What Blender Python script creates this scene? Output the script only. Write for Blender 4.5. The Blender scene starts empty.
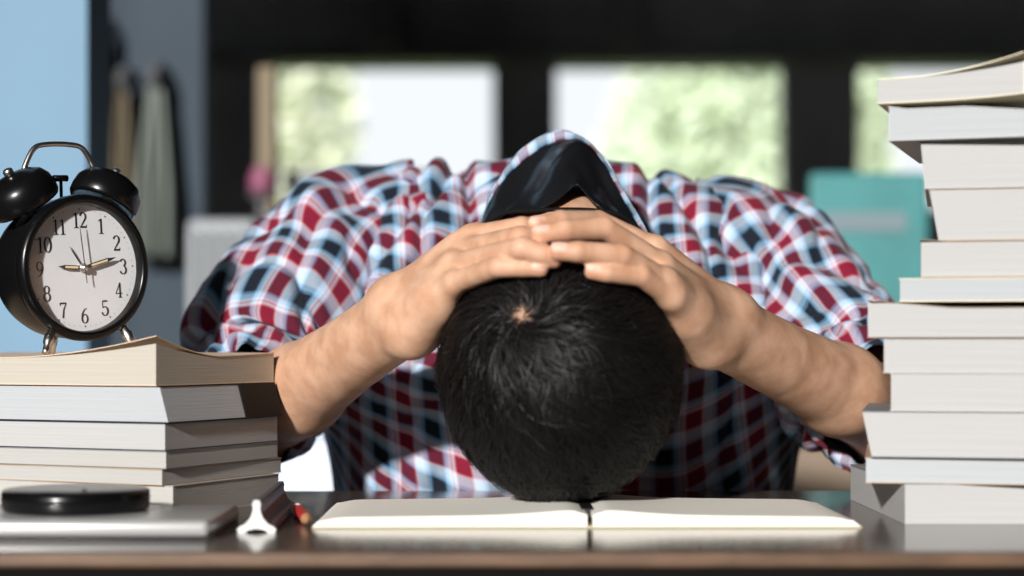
import bpy, bmesh, math, random
import numpy as np
from mathutils import Vector, Matrix, noise

random.seed(7)
rng = np.random.default_rng(7)
SC = bpy.context.scene
COL = SC.collection
R = math.radians

# ------------------------------------------------------------------ camera, world, sun, exposure
F, HY, CX, CH = 1910.0, 345.0, 512.0, 0.12        # focal length in px, horizon row, centre column, camera height over the table top


def P(px, py, d):
    """A point of the place seen at (px, py) that stands d metres away from the camera."""
    return Vector(((px - CX) * d / F, d, CH - (py - HY) * d / F))


cam_d = bpy.data.cameras.new('camera')
cam = bpy.data.objects.new('camera', cam_d)
COL.objects.link(cam)
cam.location = (0, 0, CH)
cam.rotation_euler = (R(90), 0, 0)
cam_d.sensor_width = 36
cam_d.lens = 36 * F / 1024
cam_d.shift_y = (HY - 288) / 1024
cam_d.clip_start = .05
cam_d.clip_end = 200
cam_d.dof.use_dof = True
cam_d.dof.focus_distance = 1.42
cam_d.dof.aperture_fstop = 3.2
SC.camera = cam

w = bpy.data.worlds.new('world')
SC.world = w
w.use_nodes = True
bg = w.node_tree.nodes['Background']
bg.inputs[0].default_value = (.92, .96, 1.0, 1)
bg.inputs[1].default_value = 1.1

sun_d = bpy.data.lights.new('sun', 'SUN')
sun_d.energy = 5.9
sun_d.angle = R(2.5)
sun_d.color = (1.0, .965, .92)
sun = bpy.data.objects.new('sun', sun_d)
COL.objects.link(sun)
SUN_AZ, SUN_EL = R(19), R(17)                     # from the left behind the camera
sd = Vector((math.sin(SUN_AZ) * math.cos(SUN_EL), math.cos(SUN_AZ) * math.cos(SUN_EL), -math.sin(SUN_EL)))
sun.rotation_euler = sd.to_track_quat('-Z', 'Y').to_euler()

SC.view_settings.view_transform = 'Standard'
SC.view_settings.look = 'None'
SC.view_settings.gamma = 1
SC.view_settings.exposure = -0.12
SC.view_settings.use_curve_mapping = False


# ------------------------------------------------------------------ helpers
def srgb(r, g, b):
    f = lambda c: (c / 255 / 12.92) if c <= 10 else ((c / 255 + .055) / 1.055) ** 2.4
    return (f(r), f(g), f(b), 1)


def mat(name, col, rough=.6, metal=0, var=.0, vscale=30, bump=0, bscale=200, spec=.5, stretch=None, coat=0):
    m = bpy.data.materials.new(name)
    m.use_nodes = True
    nt = m.node_tree
    b = nt.nodes['Principled BSDF']
    b.inputs['Roughness'].default_value = rough
    b.inputs['Metallic'].default_value = metal
    b.inputs['Specular IOR Level'].default_value = spec
    b.inputs['Coat Weight'].default_value = coat
    b.inputs['Base Color'].default_value = col
    if var or bump:
        tc = nt.nodes.new('ShaderNodeTexCoord')
        mp = nt.nodes.new('ShaderNodeMapping')
        if stretch:
            mp.inputs['Scale'].default_value = stretch
        nt.links.new(tc.outputs['Object'], mp.inputs[0])
    if var:
        n = nt.nodes.new('ShaderNodeTexNoise')
        n.inputs['Scale'].default_value = vscale
        n.inputs['Detail'].default_value = 5
        nt.links.new(mp.outputs[0], n.inputs['Vector'])
        cr = nt.nodes.new('ShaderNodeValToRGB')
        c = Vector(col[:3])
        cr.color_ramp.elements[0].color = (*(c * (1 - var)), 1)
        cr.color_ramp.elements[1].color = (*[min(1, x) for x in (c * (1 + var))], 1)
        cr.color_ramp.elements[0].position = .3
        cr.color_ramp.elements[1].position = .7
        nt.links.new(n.outputs['Fac'], cr.inputs[0])
        nt.links.new(cr.outputs[0], b.inputs['Base Color'])
    if bump:
        n2 = nt.nodes.new('ShaderNodeTexNoise')
        n2.inputs['Scale'].default_value = bscale
        n2.inputs['Detail'].default_value = 4
        nt.links.new(mp.outputs[0], n2.inputs['Vector'])
        bp = nt.nodes.new('ShaderNodeBump')
        bp.inputs['Strength'].default_value = bump
        bp.inputs['Distance'].default_value = .002
        nt.links.new(n2.outputs['Fac'], bp.inputs['Height'])
        nt.links.new(bp.outputs[0], b.inputs['Normal'])
    return m


def link(name, me, m=None, parent=None, smooth=False):
    o = bpy.data.objects.new(name, me)
    COL.objects.link(o)
    if m is not None:
        me.materials.append(m)
    if parent is not None:
        o.parent = parent
    if smooth:
        me.polygons.foreach_set('use_smooth', [True] * len(me.polygons))
    return o


def obj(name, bm, m=None, parent=None, smooth=False):
    me = bpy.data.meshes.new(name)
    bmesh.ops.recalc_face_normals(bm, faces=bm.faces)
    bm.to_mesh(me)
    bm.free()
    return link(name, me, m, parent, smooth)


def arrays(name, verts, faces, m=None, parent=None, smooth=True):
    me = bpy.data.meshes.new(name)
    me.from_pydata([tuple(v) for v in verts], [], [tuple(f) for f in faces])
    me.update()
    return link(name, me, m, parent, smooth)


def tag(o, label=None, cat=None, group=None, kind=None):
    if label:
        o['label'] = label
    if cat:
        o['category'] = cat
    if group:
        o['group'] = group
    if kind:
        o['kind'] = kind
    return o


def empty(name, loc, rz=0, rot=None):
    o = bpy.data.objects.new(name, None)
    COL.objects.link(o)
    o.empty_display_size = .02
    o.location = loc
    o.rotation_euler = rot if rot else (0, 0, rz)
    return o


def box(bm, x0, x1, y0, y1, z0, z1, bevel=0, seg=2):
    r = bmesh.ops.create_cube(bm, size=1)
    vs = r['verts']
    for v in vs:
        v.co = Vector(((x0 + x1) / 2 + v.co.x * (x1 - x0), (y0 + y1) / 2 + v.co.y * (y1 - y0), (z0 + z1) / 2 + v.co.z * (z1 - z0)))
    if bevel:
        es = list({e for v in vs for e in v.link_edges})
        bmesh.ops.bevel(bm, geom=es, offset=bevel, segments=seg, affect='EDGES', profile=.5)


def boxobj(name, x0, x1, y0, y1, z0, z1, m, parent=None, bevel=0, seg=2):
    bm = bmesh.new()
    box(bm, x0, x1, y0, y1, z0, z1, bevel, seg)
    return obj(name, bm, m, parent)


def lathe(bm, prof, n=48, M=None, cap=True):
    """prof: (radius, height) pairs, spun about z, moved by M."""
    M = M or Matrix.Identity(4)
    rings = []
    for r, z in prof:
        rings.append([bm.verts.new(M @ Vector((r * math.cos(2 * math.pi * i / n), r * math.sin(2 * math.pi * i / n), z))) for i in range(n)])
    for a, b in zip(rings[:-1], rings[1:]):
        for i in range(n):
            bm.faces.new((a[i], a[(i + 1) % n], b[(i + 1) % n], b[i]))
    if cap:
        bm.faces.new(rings[0][::-1])
        bm.faces.new(rings[-1])


def tube(bm, pts, r, n=10, cap=True):
    pts = [Vector(p) for p in pts]
    rs = r if isinstance(r, (list, tuple)) else [r] * len(pts)
    rings = []
    up = None
    for i, p in enumerate(pts):
        t = (pts[min(i + 1, len(pts) - 1)] - pts[max(i - 1, 0)]).normalized()
        if up is None:
            up = Vector((0, 0, 1)) if abs(t.z) < .9 else Vector((1, 0, 0))
        s = t.cross(up).normalized()
        up = s.cross(t).normalized()
        rings.append([bm.verts.new(p + (s * math.cos(2 * math.pi * k / n) + up * math.sin(2 * math.pi * k / n)) * rs[i]) for k in range(n)])
    for a, b in zip(rings[:-1], rings[1:]):
        for k in range(n):
            bm.faces.new((a[k], a[(k + 1) % n], b[(k + 1) % n], b[k]))
    if cap:
        bm.faces.new(rings[0][::-1])
        bm.faces.new(rings[-1])


def lattice(nx, ny, nz, f):
    """Surface of a box of nx*ny*nz cells, every lattice point moved by f(u, v, w) -> xyz."""
    idx, verts, faces = {}, [], []

    def g(i, j, k):
        key = (i, j, k)
        if key not in idx:
            idx[key] = len(verts)
            verts.append(tuple(f(i / nx, j / ny, k / nz)))
        return idx[key]
    for i in range(nx):
        for j in range(ny):
            faces.append((g(i, j, 0), g(i, j + 1, 0), g(i + 1, j + 1, 0), g(i + 1, j, 0)))
            faces.append((g(i, j, nz), g(i + 1, j, nz), g(i + 1, j + 1, nz), g(i, j + 1, nz)))
    for i in range(nx):
        for k in range(nz):
            faces.append((g(i, 0, k), g(i + 1, 0, k), g(i + 1, 0, k + 1), g(i, 0, k + 1)))
            faces.append((g(i, ny, k), g(i, ny, k + 1), g(i + 1, ny, k + 1), g(i + 1, ny, k)))
    for j in range(ny):
        for k in range(nz):
            faces.append((g(0, j, k), g(0, j, k + 1), g(0, j + 1, k + 1), g(0, j + 1, k)))
            faces.append((g(nx, j, k), g(nx, j + 1, k), g(nx, j + 1, k + 1), g(nx, j, k + 1)))
    return verts, faces


def catmull(pts, n):
    """n points along a smooth curve through pts (lists of equal-length tuples)."""
    pts = [np.array(p, float) for p in pts]
    out = []
    m = len(pts) - 1
    for q in range(n):
        t = q / (n - 1) * m
        i = min(int(t), m - 1)
        t -= i
        p0, p1, p2, p3 = pts[max(i - 1, 0)], pts[i], pts[i + 1], pts[min(i + 2, m)]
        out.append(.5 * (2 * p1 + (p2 - p0) * t + (2 * p0 - 5 * p1 + 4 * p2 - p3) * t * t + (3 * p1 - p0 - 3 * p2 + p3) * t ** 3))
    return out


# ------------------------------------------------------------------ the setting
FLOOR = -.74
M_floor = mat('worn concrete', srgb(120, 112, 104), .55, var=.2, vscale=3, bump=.2, bscale=40)
M_dark = mat('dark stained timber wall', srgb(92, 92, 96), .8, var=.25, vscale=4)
M_beam = mat('grey beam paint', srgb(140, 142, 142), .7, var=.15, vscale=5)
M_ceil = mat('dark boards', srgb(90, 90, 90), .8, var=.2, vscale=4)
M_blue = mat('light blue wall paint', srgb(112, 146, 172), .7, var=.05, vscale=6)
M_bluegrey = mat('dull blue panel paint', srgb(38, 55, 69), .7, var=.12, vscale=4)
M_tan = mat('tan window trim', srgb(190, 172, 140), .7, var=.1, vscale=6)

CEIL, YF = 3.2, -1.6
tag(boxobj('floor', -4, 4, -3.2, 9.0, FLOOR - .1, FLOOR, M_floor), kind='structure')
tag(boxobj('ceiling', -3.7, 3.7, YF - .15, 8.15, CEIL, CEIL + .1, M_ceil), kind='structure')  # unseen, drawn out over the table to cut the skylight
tag(boxobj('wall_right', 3.5, 3.7, YF, 8.15, FLOOR, CEIL, M_dark), kind='structure')
tag(boxobj('wall_left', -3.7, -3.5, YF, 8.15, FLOOR, CEIL, M_dark), kind='structure')  # both side walls added out of view to keep skylight to the front opening
# unseen wall added behind the camera to limit skylight; opening sized for sun
DX0, DX1, DZ, DS = -3.0, -.45, 3.0, .15
bm = bmesh.new()
box(bm, -3.7, DX0, YF - .15, YF, FLOOR, CEIL)
box(bm, DX1, 3.7, YF - .15, YF, FLOOR, CEIL)
box(bm, DX0, DX1, YF - .15, YF, DZ, CEIL)
box(bm, DX0, DX1, YF - .15, YF, FLOOR, DS)
tag(obj('added_wall_front', bm, M_dark), kind='structure')

WD = 8.0
wins = [(262, 500), (548, 790), (850, 1012)]
ztop, zbot = P(0, 66, WD).z, P(0, 212, WD).z
xs = [-3.5]
for a, b in wins:
    xs += [P(a, 0, WD).x, P(b, 0, WD).x]
xs.append(3.5)
bm = bmesh.new()
box(bm, -3.5, 3.5, WD, WD + .15, ztop, CEIL)
box(bm, -3.5, 3.5, WD, WD + .15, FLOOR, zbot)
for i in range(0, len(xs), 2):
    box(bm, xs[i], xs[i + 1], WD, WD + .15, zbot, ztop)
M_back = mat('grey plaster', srgb(172, 172, 175), .8, var=.2, vscale=3)
tag(obj('wall_back', bm, M_back), kind='structure')
tag(boxobj('trim_1', -3.5, 3.5, WD - .12, WD, ztop, ztop + .07, M_beam), kind='structure')
for i, (a, b) in enumerate(wins):
    x0, x1 = P(a, 0, WD).x, P(b, 0, WD).x
    root = empty('window_%d' % (i + 1), ((x0 + x1) / 2, WD, zbot))
    tag(root, kind='structure')
    cx = (x0 + x1) / 2
    M_f = M_tan if i == 0 else M_back
    boxobj('window_frame', x0 - cx, x0 - cx + .035, -.02, .1, 0, ztop - zbot, M_f, root)
    boxobj('window_frame', x1 - cx - .03, x1 - cx, -.02, .1, 0, ztop - zbot, M_back, root)
    boxobj('window_sill', x0 - cx - .03, x1 - cx + .03, -.06, .14, -.03, .012, M_beam, root)
# pale uprights and rail high on the back wall
for k, (a, b) in enumerate([(368, 402), (606, 640)]):
    tag(boxobj('trim_%d' % (k + 2), P(a, 0, WD).x, P(b, 0, WD).x, WD - .2, WD - .05, ztop + .07, CEIL, M_beam), kind='structure')
# blue wall end that stands close behind the clock
tag(boxobj('wall_side', -.80, P(87, 0, 2.4).x, 2.4, 2.54, FLOOR, CEIL, M_blue), kind='structure')
# dull blue panel on the back left
tag(boxobj('wall_inner', P(84, 0, 4.2).x - .3, P(203, 0, 4.2).x, 4.2, 4.28, FLOOR, CEIL, M_bluegrey), kind='structure')
# grass outside
M_grass = mat('green lawn', srgb(150, 176, 96), .9, var=.3, vscale=2)
tag(boxobj('ground', -40, 40, 9.0, 60, FLOOR - .2, FLOOR - .05, M_grass), kind='structure')

# ------------------------------------------------------------------ table
M_top = mat('dark varnished table top', srgb(88, 80, 74), .16, var=.18, vscale=9, bump=.02, bscale=60, spec=.6, stretch=(1, 8, 8))
M_edge = mat('worn brown table edge', srgb(98, 74, 56), .5, var=.3, vscale=22, bump=.1, bscale=90, stretch=(1, 4, 4))
M_apron = mat('black table apron', srgb(16, 15, 15), .85, spec=.1)
TD0, TD1 = 1.107, 1.572
tb = empty('desk', (0, 1.346, FLOOR))
tag(tb, 'dark glossy wooden desk with a worn brown front edge', 'desk')
tz = -FLOOR
boxobj('table_top', -.85, .85, TD0 + .004 - 1.346, TD1 - 1.346, tz - .0090, tz, M_top, tb, .0015)
boxobj('edge_strip', -.85, .85, TD0 - .004 - 1.346, TD0 + .004 - 1.346, tz - .0090, tz - .0002, M_edge, tb, .0022)
boxobj('apron', -.8, .8, TD0 - 1.346, TD0 + .02 - 1.346, tz - .10, tz - .0090, M_apron, tb)
boxobj('apron', -.8, .8, TD1 - .04 - 1.346, TD1 - .02 - 1.346, tz - .10, tz - .0090, M_apron, tb)
for sx in (-.78, .78):
    for yy in (TD0 + .045 - 1.346, TD1 - .045 - 1.346):
        bm = bmesh.new()
        lathe(bm, [(.018, 0), (.021, .02), (.028, tz - .05), (.03, tz - .0090)], 16, Matrix.Translation((sx, yy, 0)))
        obj('leg', bm, M_apron, tb)

# ------------------------------------------------------------------ books
def page_mat(name, col, var=.05):
    """Cut edges of a block of paper: fine layers stacked along z."""
    m = mat(name, col, .8, var=var, vscale=1, bump=.25, bscale=1, spec=.2, stretch=(6, 6, 1400))
    return m


M_page = {'white': page_mat('white page edges', srgb(178, 178, 178)),
          'cool': page_mat('cool white page edges', srgb(174, 178, 182)),
          'warm': page_mat('warm white page edges', srgb(180, 178, 173)),
          'aged': page_mat('aged yellow page edges', srgb(182, 176, 164), .08),
          'grey': page_mat('pale grey page edges', srgb(175, 174, 171))}
M_cov = {'white': mat('white card cover', srgb(178, 178, 178), .45),
         'cream': mat('cream card cover', srgb(226, 214, 182), .5, var=.05),
         'brown': mat('brown card cover', srgb(128, 106, 84), .55),
         'orange': mat('faded orange card cover', srgb(226, 198, 170), .5, var=.06),
         'black': mat('black book cover', srgb(14, 14, 15), .6, spec=.2),
         'navy': mat('navy book cover', srgb(40, 48, 66), .4),
         'grey': mat('grey book cover', srgb(128, 130, 132), .5),
         'tan': mat('tan book cover', srgb(178, 152, 120), .5)}


def book(label, loc, rz, W, D, T, page='white', cover='white', side='left', skx=0, sky=0, top=None, bot=None, lift=None, cov_over=.0006, sp_side=None, sp_w=.0012):
    """side: which way x runs from the near corner. top/bot(u, v): height of the page block's faces; lift(u, v): extra height of the upper cover."""
    s = -1 if side == 'left' else 1
    top = top or (lambda u, v: 0)
    bot = bot or (lambda u, v: 0)
    lift = lift or (lambda u, v: 0)
    ct = .0006
    root = empty('book', loc, rz)
    tag(root, label, 'book', 'books stacked on the desk')

    def zz(u, v, w):
        lo, hi = ct + bot(u, v), T - ct + top(u, v)
        return lo + (hi - lo) * w

    def sk(u, v, w):
        return skx * (w - .5) * (1 - u) ** 2, sky * (w - .5) * (1 - v) ** 2

    def fp(u, v, w):
        a, b = sk(u, v, w)
        return (s * (u * W) + a, v * D + b, zz(u, v, w))
    vs, fs = lattice(14, 12, 4, fp)
    if s < 0:
        fs = [f[::-1] for f in fs]
    arrays('pages', vs, fs, M_page[page], root, False)
    for nm, wv in (('back_cover', 0), ('front_cover', 1)):
        def fc(u, v, w):
            a, b = sk(u, v, wv)
            o = cov_over
            x = s * (-o + u * (W + o)) + a
            y = -o + v * (D + o) + b
            z = zz(u, v, wv) + (-ct + w * ct if wv == 0 else w * ct + lift(u, v) + .00005)
            return (x, y, z)
        vs, fs = lattice(14, 12, 1, fc)
        if s < 0:
            fs = [f[::-1] for f in fs]
        arrays(nm, vs, fs, M_cov[cover], root, False)
    if sp_side == 'far':                         # broad block in the cover colour wrapped round the far end
        def fsn(u, v, w):
            a, b = sk(u, v, w)
            return (s * (-.0012 + u * (W + .0012)) + a, D - sp_w + v * (sp_w + .0015), -.0001 + w * (T + .0002))
        vs, fs = lattice(2, 2, 2, fsn)
    else:
        def fsn(u, v, w):
            return (s * (W + u * .0012), -.0002 + v * (D + .0004), zz(1, v, w) + (w - .5) * 2 * ct)
        vs, fs = lattice(1, 4, 2, fsn)
    if s < 0:
        fs = [f[::-1] for f in fs]
    arrays('spine', vs, fs, M_cov[cover], root, False)
    return root


# stack on the left; the near right-hand corner sits at (px, d)
def zl(py, d):
    return CH - (py - HY) * d / F


LD = 1.335
zA, zB, zC, zD_, zE, zF = (zl(y, LD) for y in (486, 469, 451, 423, 386, 348))
zA0 = 0.0


def lx(px, d=LD):
    return (px - CX) * d / F


AL = R(-24)
book('thick white paperback lying on the desk at the bottom of the stack under the clock', (lx(173), LD, 0), AL, .24, .142, zA, 'warm', 'white')
book('thin worn white paperback, second from the bottom under the clock', (lx(162), LD, zA + .0003), AL + R(-1), .24, .156, zB - zA - .0006, 'grey', 'tan')
book('thin white paperback, third from the bottom under the clock', (lx(166), LD, zB), AL, .24, .150, zC - zB - .0003, 'grey', 'grey')
book('white paperback just under the book with the black far end', (lx(165), LD, zC), AL, .235, .151, zD_ - zC - .0003, 'white', 'navy')
book('bluish white book with a broad black far end, below the yellowed book', (lx(164), LD, zD_), AL, .235, .151, zE - zD_ - .0003, 'cool', 'black', skx=-.007, sp_side='far', sp_w=.050)
BOOK_F = book('yellowed old book with curling orange cover on which the alarm clock stands', (lx(156), LD, zE), AL, .25, .158, zF - zE, 'aged', 'orange',
     top=lambda u, v: .0105 * max(0, 1 - u * 1.9) ** 1.8 * max(0, 1 - v * 1.9) ** 1.6 - .0068 + .003 * v ** 2,
     lift=lambda u, v: .0050 * max(0, 1 - u / .5) ** 1.7 * max(0, 1 - v / .5) ** 1.4)

# stack on the right; the near left-hand corner sits at (px, d)
RD = 1.278


def rbook(label, px, y0, y1, rot, W=.18, D=.2, page='white', cover='white', dd=0, **k):
    d = RD + dd
    z0, z1 = zl(y0, d), zl(y1, d)
    return book(label, ((px - CX) * d / F, d, z0 + .0001), R(rot), W, D, z1 - z0 - .0004, page, cover, side='right', **k)


rbook('thickest white book lying on the desk at the bottom of the right stack', 905, 525, 483, 0, .19, .205, 'white', 'grey')
rbook('white book with a folded grey corner, second from the bottom of the right stack', 866, 483, 457, -11, .2, .17, 'cool', 'tan', dd=.01)
rbook('white book jutting out to the left, third from the bottom of the right stack', 867, 457, 411, -12, .19, .19, 'white', 'grey', dd=.005, skx=-.006)
rbook('white book, fourth from the bottom of the right stack, set back to the right', 891, 411, 373, -13, .18, .18, 'white', 'white', dd=.005)
rbook('white book, fifth from the bottom of the right stack', 884, 373, 338, -13, .185, .18, 'white', 'white', dd=.005)
rbook('white book with a flared dark upper edge, jutting out beside the plaid sleeve', 868, 338, 302, -13, .19, .18, 'white', 'brown', dd=.005,
      top=lambda u, v: -.0035 * max(0, min(1, (u - .1) / .2)), lift=lambda u, v: .0015 * max(0, 1 - u / .09))
rbook('thin white book above the one with a flared edge in the right stack', 900, 302, 278, -13, .175, .17, 'cool', 'cream', dd=.005)
rbook('white book with slightly raised left corner beside the teal board', 921, 278, 241, -13, .165, .17, 'white', 'brown', dd=.005, lift=lambda u, v: .0016 * max(0, 1 - u / .12))
rbook('thick white book with a slanted left end, fourth from the top of the right stack', 934, 241, 189, -13, .16, .17, 'white', 'tan', dd=.005, skx=-.006)
rbook('thick white book in front of the right window, third from the top', 923, 189, 141, -13, .16, .17, 'white', 'white', dd=.005, skx=-.003)
rbook('white book with a sagging upper edge, second from the top of the right stack', 889, 141, 106, -19, .18, .17, 'cool', 'white', dd=.005,
      top=lambda u, v: -.002 * (u > .05) - .005 * math.sin(math.pi * max(0, min(1, (u - .3) / .8))))
rbook('cream covered book lying on top of the right stack with its cover lifting', 878, 104, 79, -19, .095, .15, 'white', 'cream', dd=.005,
      top=lambda u, v: .008 * u ** 2, bot=lambda u, v: .003 * u ** 3, lift=lambda u, v: .010 * max(0, u - .3) ** 1.4)

# ------------------------------------------------------------------ open notebook
M_paper = mat('cream notebook paper', srgb(244, 241, 231), .75, var=.015, vscale=8)
M_black = mat('black binding', srgb(22, 22, 23), .4)
nb = empty('open_notebook', (P(585, 0, 1.325).x, 1.325, 0), R(.5))
tag(nb, 'open blank cream notebook lying under the head', 'notebook')


def leaf_block(s, W, hin):
    def f(u, v, w):
        prof = hin * math.exp(-(u / .22) ** 2) * (1 - math.exp(-(u / .035) ** 2)) * 1.6 + .0075 * (1 - .25 * u)
        edge = .0022 * math.exp(-((1 - u) / .05) ** 2)
        z = .0012 + (prof - edge) * w
        skew = .004 * (1 - w) * u                # the leaves fan outward
        return (s * (.002 + u * W + skew), (v - .5) * .146 + .001 * math.sin(u * 3), z)
    vs, fs = lattice(40, 10, 4, f)
    if s < 0:
        fs = [q[::-1] for q in fs]
    return vs, fs


for s, W in ((-1, .176), (1, .171)):
    vs, fs = leaf_block(s, W, .002)
    arrays('page_block', vs, fs, M_paper, nb, True)
    o = nb.children[-1]
boxobj('cover', -.182, .178, -.0745, .0745, .0002, .0012, mat('pale notebook cover', srgb(200, 190, 160), .5), nb)
bm = bmesh.new()
box(bm, -.0048, .0048, -.040, .074, .0015, .0102, .002)
obj('binding_tape', bm, M_black, nb)
for o in nb.children:
    if o.name.startswith('page_block'):
        m_ = o.modifiers.new('split', 'EDGE_SPLIT')
        m_.split_angle = R(50)

# ------------------------------------------------------------------ tablet, black disc, scale ruler, pencil
M_silver = mat('brushed silver shell', srgb(182, 182, 182), .32, .25, spec=.6)
M_gloss = mat('glossy black plastic', srgb(14, 14, 15), .22, var=0, spec=.35)
tabl = empty('closed_tablet', (-.305, 1.237, 0), R(-1))
tag(tabl, 'closed pale silver tablet lying in front of the left book stack', 'tablet')
bm = bmesh.new()
box(bm, -.14, .12, -.062, .058, .0015, .0122, .004, 3)
obj('shell', bm, M_silver, tabl, True)
bm = bmesh.new()
box(bm, -.139, .119, -.061, .057, .0003, .0022)
obj('base', bm, M_gloss, tabl)
puck = empty('black_disc', ((76 - CX) * 1.245 / F, 1.245, .0123))
tag(puck, 'round flat glossy black case lying on the silver tablet', 'case')
bm = bmesh.new()
lathe(bm, [(.03, .0), (.0455, .0004), (.0472, .002), (.0476, .009), (.0472, .0130), (.0455, .0142), (.03, .0150), (.004, .0154)], 96)
obj('case_body', bm, M_gloss, puck, True)
bm = bmesh.new()
lathe(bm, [(.0008, .0163), (.0022, .0168), (.0020, .0176), (.0006, .0179)], 16, Matrix.Translation((.012, -.03, -.0012)))  # bright bead put in for the sun's glint on the case
obj('glint_bead', bm, mat('chrome', srgb(225, 225, 225), .12, 1), puck, True)

M_rwhite = mat('white plastic cap', srgb(232, 232, 230), .4)
M_rgrey = mat('dark grey anodised scale', srgb(112, 114, 116), .35, .6, var=.1, vscale=60)
M_rbrown = mat('copper brown groove', srgb(150, 100, 58), .4, .3)
rl = empty('scale_ruler', (-.1635, 1.222, 0), R(2))
tag(rl, 'grey three-sided scale ruler with a white end cap beside the left books', 'ruler')


def tri_profile(k, fin=.0128, lobe=.0030, core=.0042):
    pts = []
    for q in range(3):
        a0 = R(90 + 120 * q)
        for da, rad in ((-24, core * 1.4), (-14, fin * .62), (-13, fin * .82), (-7, fin), (7, fin), (13, fin * .82), (14, fin * .62), (24, core * 1.4), (60, core)):
            a = a0 + R(da)
            pts.append((rad * k * math.cos(a), rad * k * math.sin(a)))
    return pts


def extrude_prof(bm, pts, y0, y1, zc):
    a = [bm.verts.new((x, y0, z + zc)) for x, z in pts]
    b = [bm.verts.new((x, y1, z + zc)) for x, z in pts]
    n = len(a)
    for i in range(n):
        bm.faces.new((a[i], a[(i + 1) % n], b[(i + 1) % n], b[i]))
    bm.faces.new(a[::-1])
    bm.faces.new(b)


ZC = .0070
bm = bmesh.new()
extrude_prof(bm, tri_profile(1.0), .003, .185, ZC)
obj('scale_body', bm, M_rgrey, rl)
bm = bmesh.new()
extrude_prof(bm, tri_profile(1.06), 0, .0035, ZC)
obj('end_cap', bm, M_rwhite, rl)
for q in range(3):                                # coloured strip in each groove
    a = R(90 + 120 * q + 60)
    bm = bmesh.new()
    c = Vector((math.cos(a), 0, math.sin(a)))
    t = Vector((-math.sin(a), 0, math.cos(a)))
    ps = [c * .0046 + t * .0034, c * .0046 - t * .0034, c * .0038 - t * .0034, c * .0038 + t * .0034]
    extrude_prof(bm, [(p.x, p.z) for p in ps], .0035, .1845, ZC)
    obj('groove_strip', bm, M_rbrown, rl)

pa, pb = P(309.5, 530, 1.25), P(297.5, 512.5, 1.345)
pa.z = pb.z = .0042
ax = (pb - pa)
pn = empty('pencil', pa, math.atan2(-ax.x, ax.y))
tag(pn, 'short red pencil lying left of the open notebook', 'pencil')
L = ax.length
rotY = Matrix.Rotation(R(-90), 4, 'X')
bm = bmesh.new()
lathe(bm, [(.0040, .022), (.0040, L)], 6, rotY)
obj('barrel', bm, mat('red pencil lacquer', srgb(205, 44, 52), .3), pn)
bm = bmesh.new()
lathe(bm, [(.0011, .005), (.0040, .022)], 16, rotY)
obj('sharpened_wood', bm, mat('bare pencil wood', srgb(190, 140, 100), .7), pn)
bm = bmesh.new()
lathe(bm, [(.0002, .0), (.0011, .005)], 12, rotY)
obj('lead', bm, mat('graphite', srgb(50, 50, 52), .4), pn)
bm = bmesh.new()
lathe(bm, [(.0041, L), (.0041, L + .006), (.0032, L + .008)], 16, rotY)
obj('end_cap', bm, M_rwhite, pn)

# ------------------------------------------------------------------ twin-bell alarm clock
M_cblack = mat('satin black clock enamel', srgb(13, 13, 14), .26, spec=.35)
M_chrome = mat('polished chrome', srgb(225, 222, 216), .3, 1)
M_dial = mat('white dial card', srgb(228, 230, 234), .6)
M_ink = mat('black dial print', srgb(28, 30, 32), .6)
M_dot = mat('green dial dots', srgb(70, 120, 96), .6)
M_lume = mat('pale lume', srgb(238, 214, 170), .6)
ca = R(44)
fc_ = P(91.5, 267.5, 1.42)
nrm = Vector((math.sin(ca), -math.cos(ca), 0))
CR = .0555
ck_base = fc_ - nrm * .0275
ZCK = .0605
ck = empty('alarm_clock', (ck_base.x, ck_base.y, fc_.z - ZCK * .965), rot=(0, R(-3.5), ca))
ck.scale = (.965, .965, .965)
tag(ck, 'black twin-bell alarm clock with white dial standing on the yellowed book', 'alarm clock')
FW = Matrix.Translation((0, 0, ZCK)) @ Matrix.Rotation(R(90), 4, 'X')      # lathe axis z -> clock front (-y)
bm = bmesh.new()
lathe(bm, [(.030, -.030), (.044, -.029), (.0505, -.024), (.0535, -.014), (.0545, 0), (.0545, .014), (.0538, .0185)], 96, FW)
obj('case', bm, M_cblack, ck, True)
bm = bmesh.new()
lathe(bm, [(.0540, .0185), (.0558, .0190), (.0566, .0215), (.0564, .0255), (.0552, .0285), (.0530, .0298), (.0506, .0292), (.0492, .0275), (.0488, .0203)], 96, FW, cap=False)
obj('bezel', bm, M_cblack, ck, True)
bm = bmesh.new()
lathe(bm, [(.0495, .0203), (.0495, .0208)], 96, FW)
dial = obj('dial', bm, M_dial, ck)
DY = -.0209
M_glass = bpy.data.materials.new('clear clock glass')
M_glass.use_nodes = True
nt = M_glass.node_tree
nt.nodes.clear()
o_ = nt.nodes.new('ShaderNodeOutputMaterial')
tr = nt.nodes.new('ShaderNodeBsdfTransparent')
gl = nt.nodes.new('ShaderNodeBsdfGlossy')
gl.inputs['Roughness'].default_value = .03
mx = nt.nodes.new('ShaderNodeMixShader')
mx.inputs[0].default_value = .05
nt.links.new(tr.outputs[0], mx.inputs[1])
nt.links.new(gl.outputs[0], mx.inputs[2])
nt.links.new(mx.outputs[0], o_.inputs[0])
bm = bmesh.new()
vs_ = [bm.verts.new((.0489 * math.cos(2 * math.pi * i / 64), -.0282, ZCK + .0489 * math.sin(2 * math.pi * i / 64))) for i in range(64)]
bm.faces.new(vs_)
obj('glass', bm, M_glass, ck)


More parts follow.
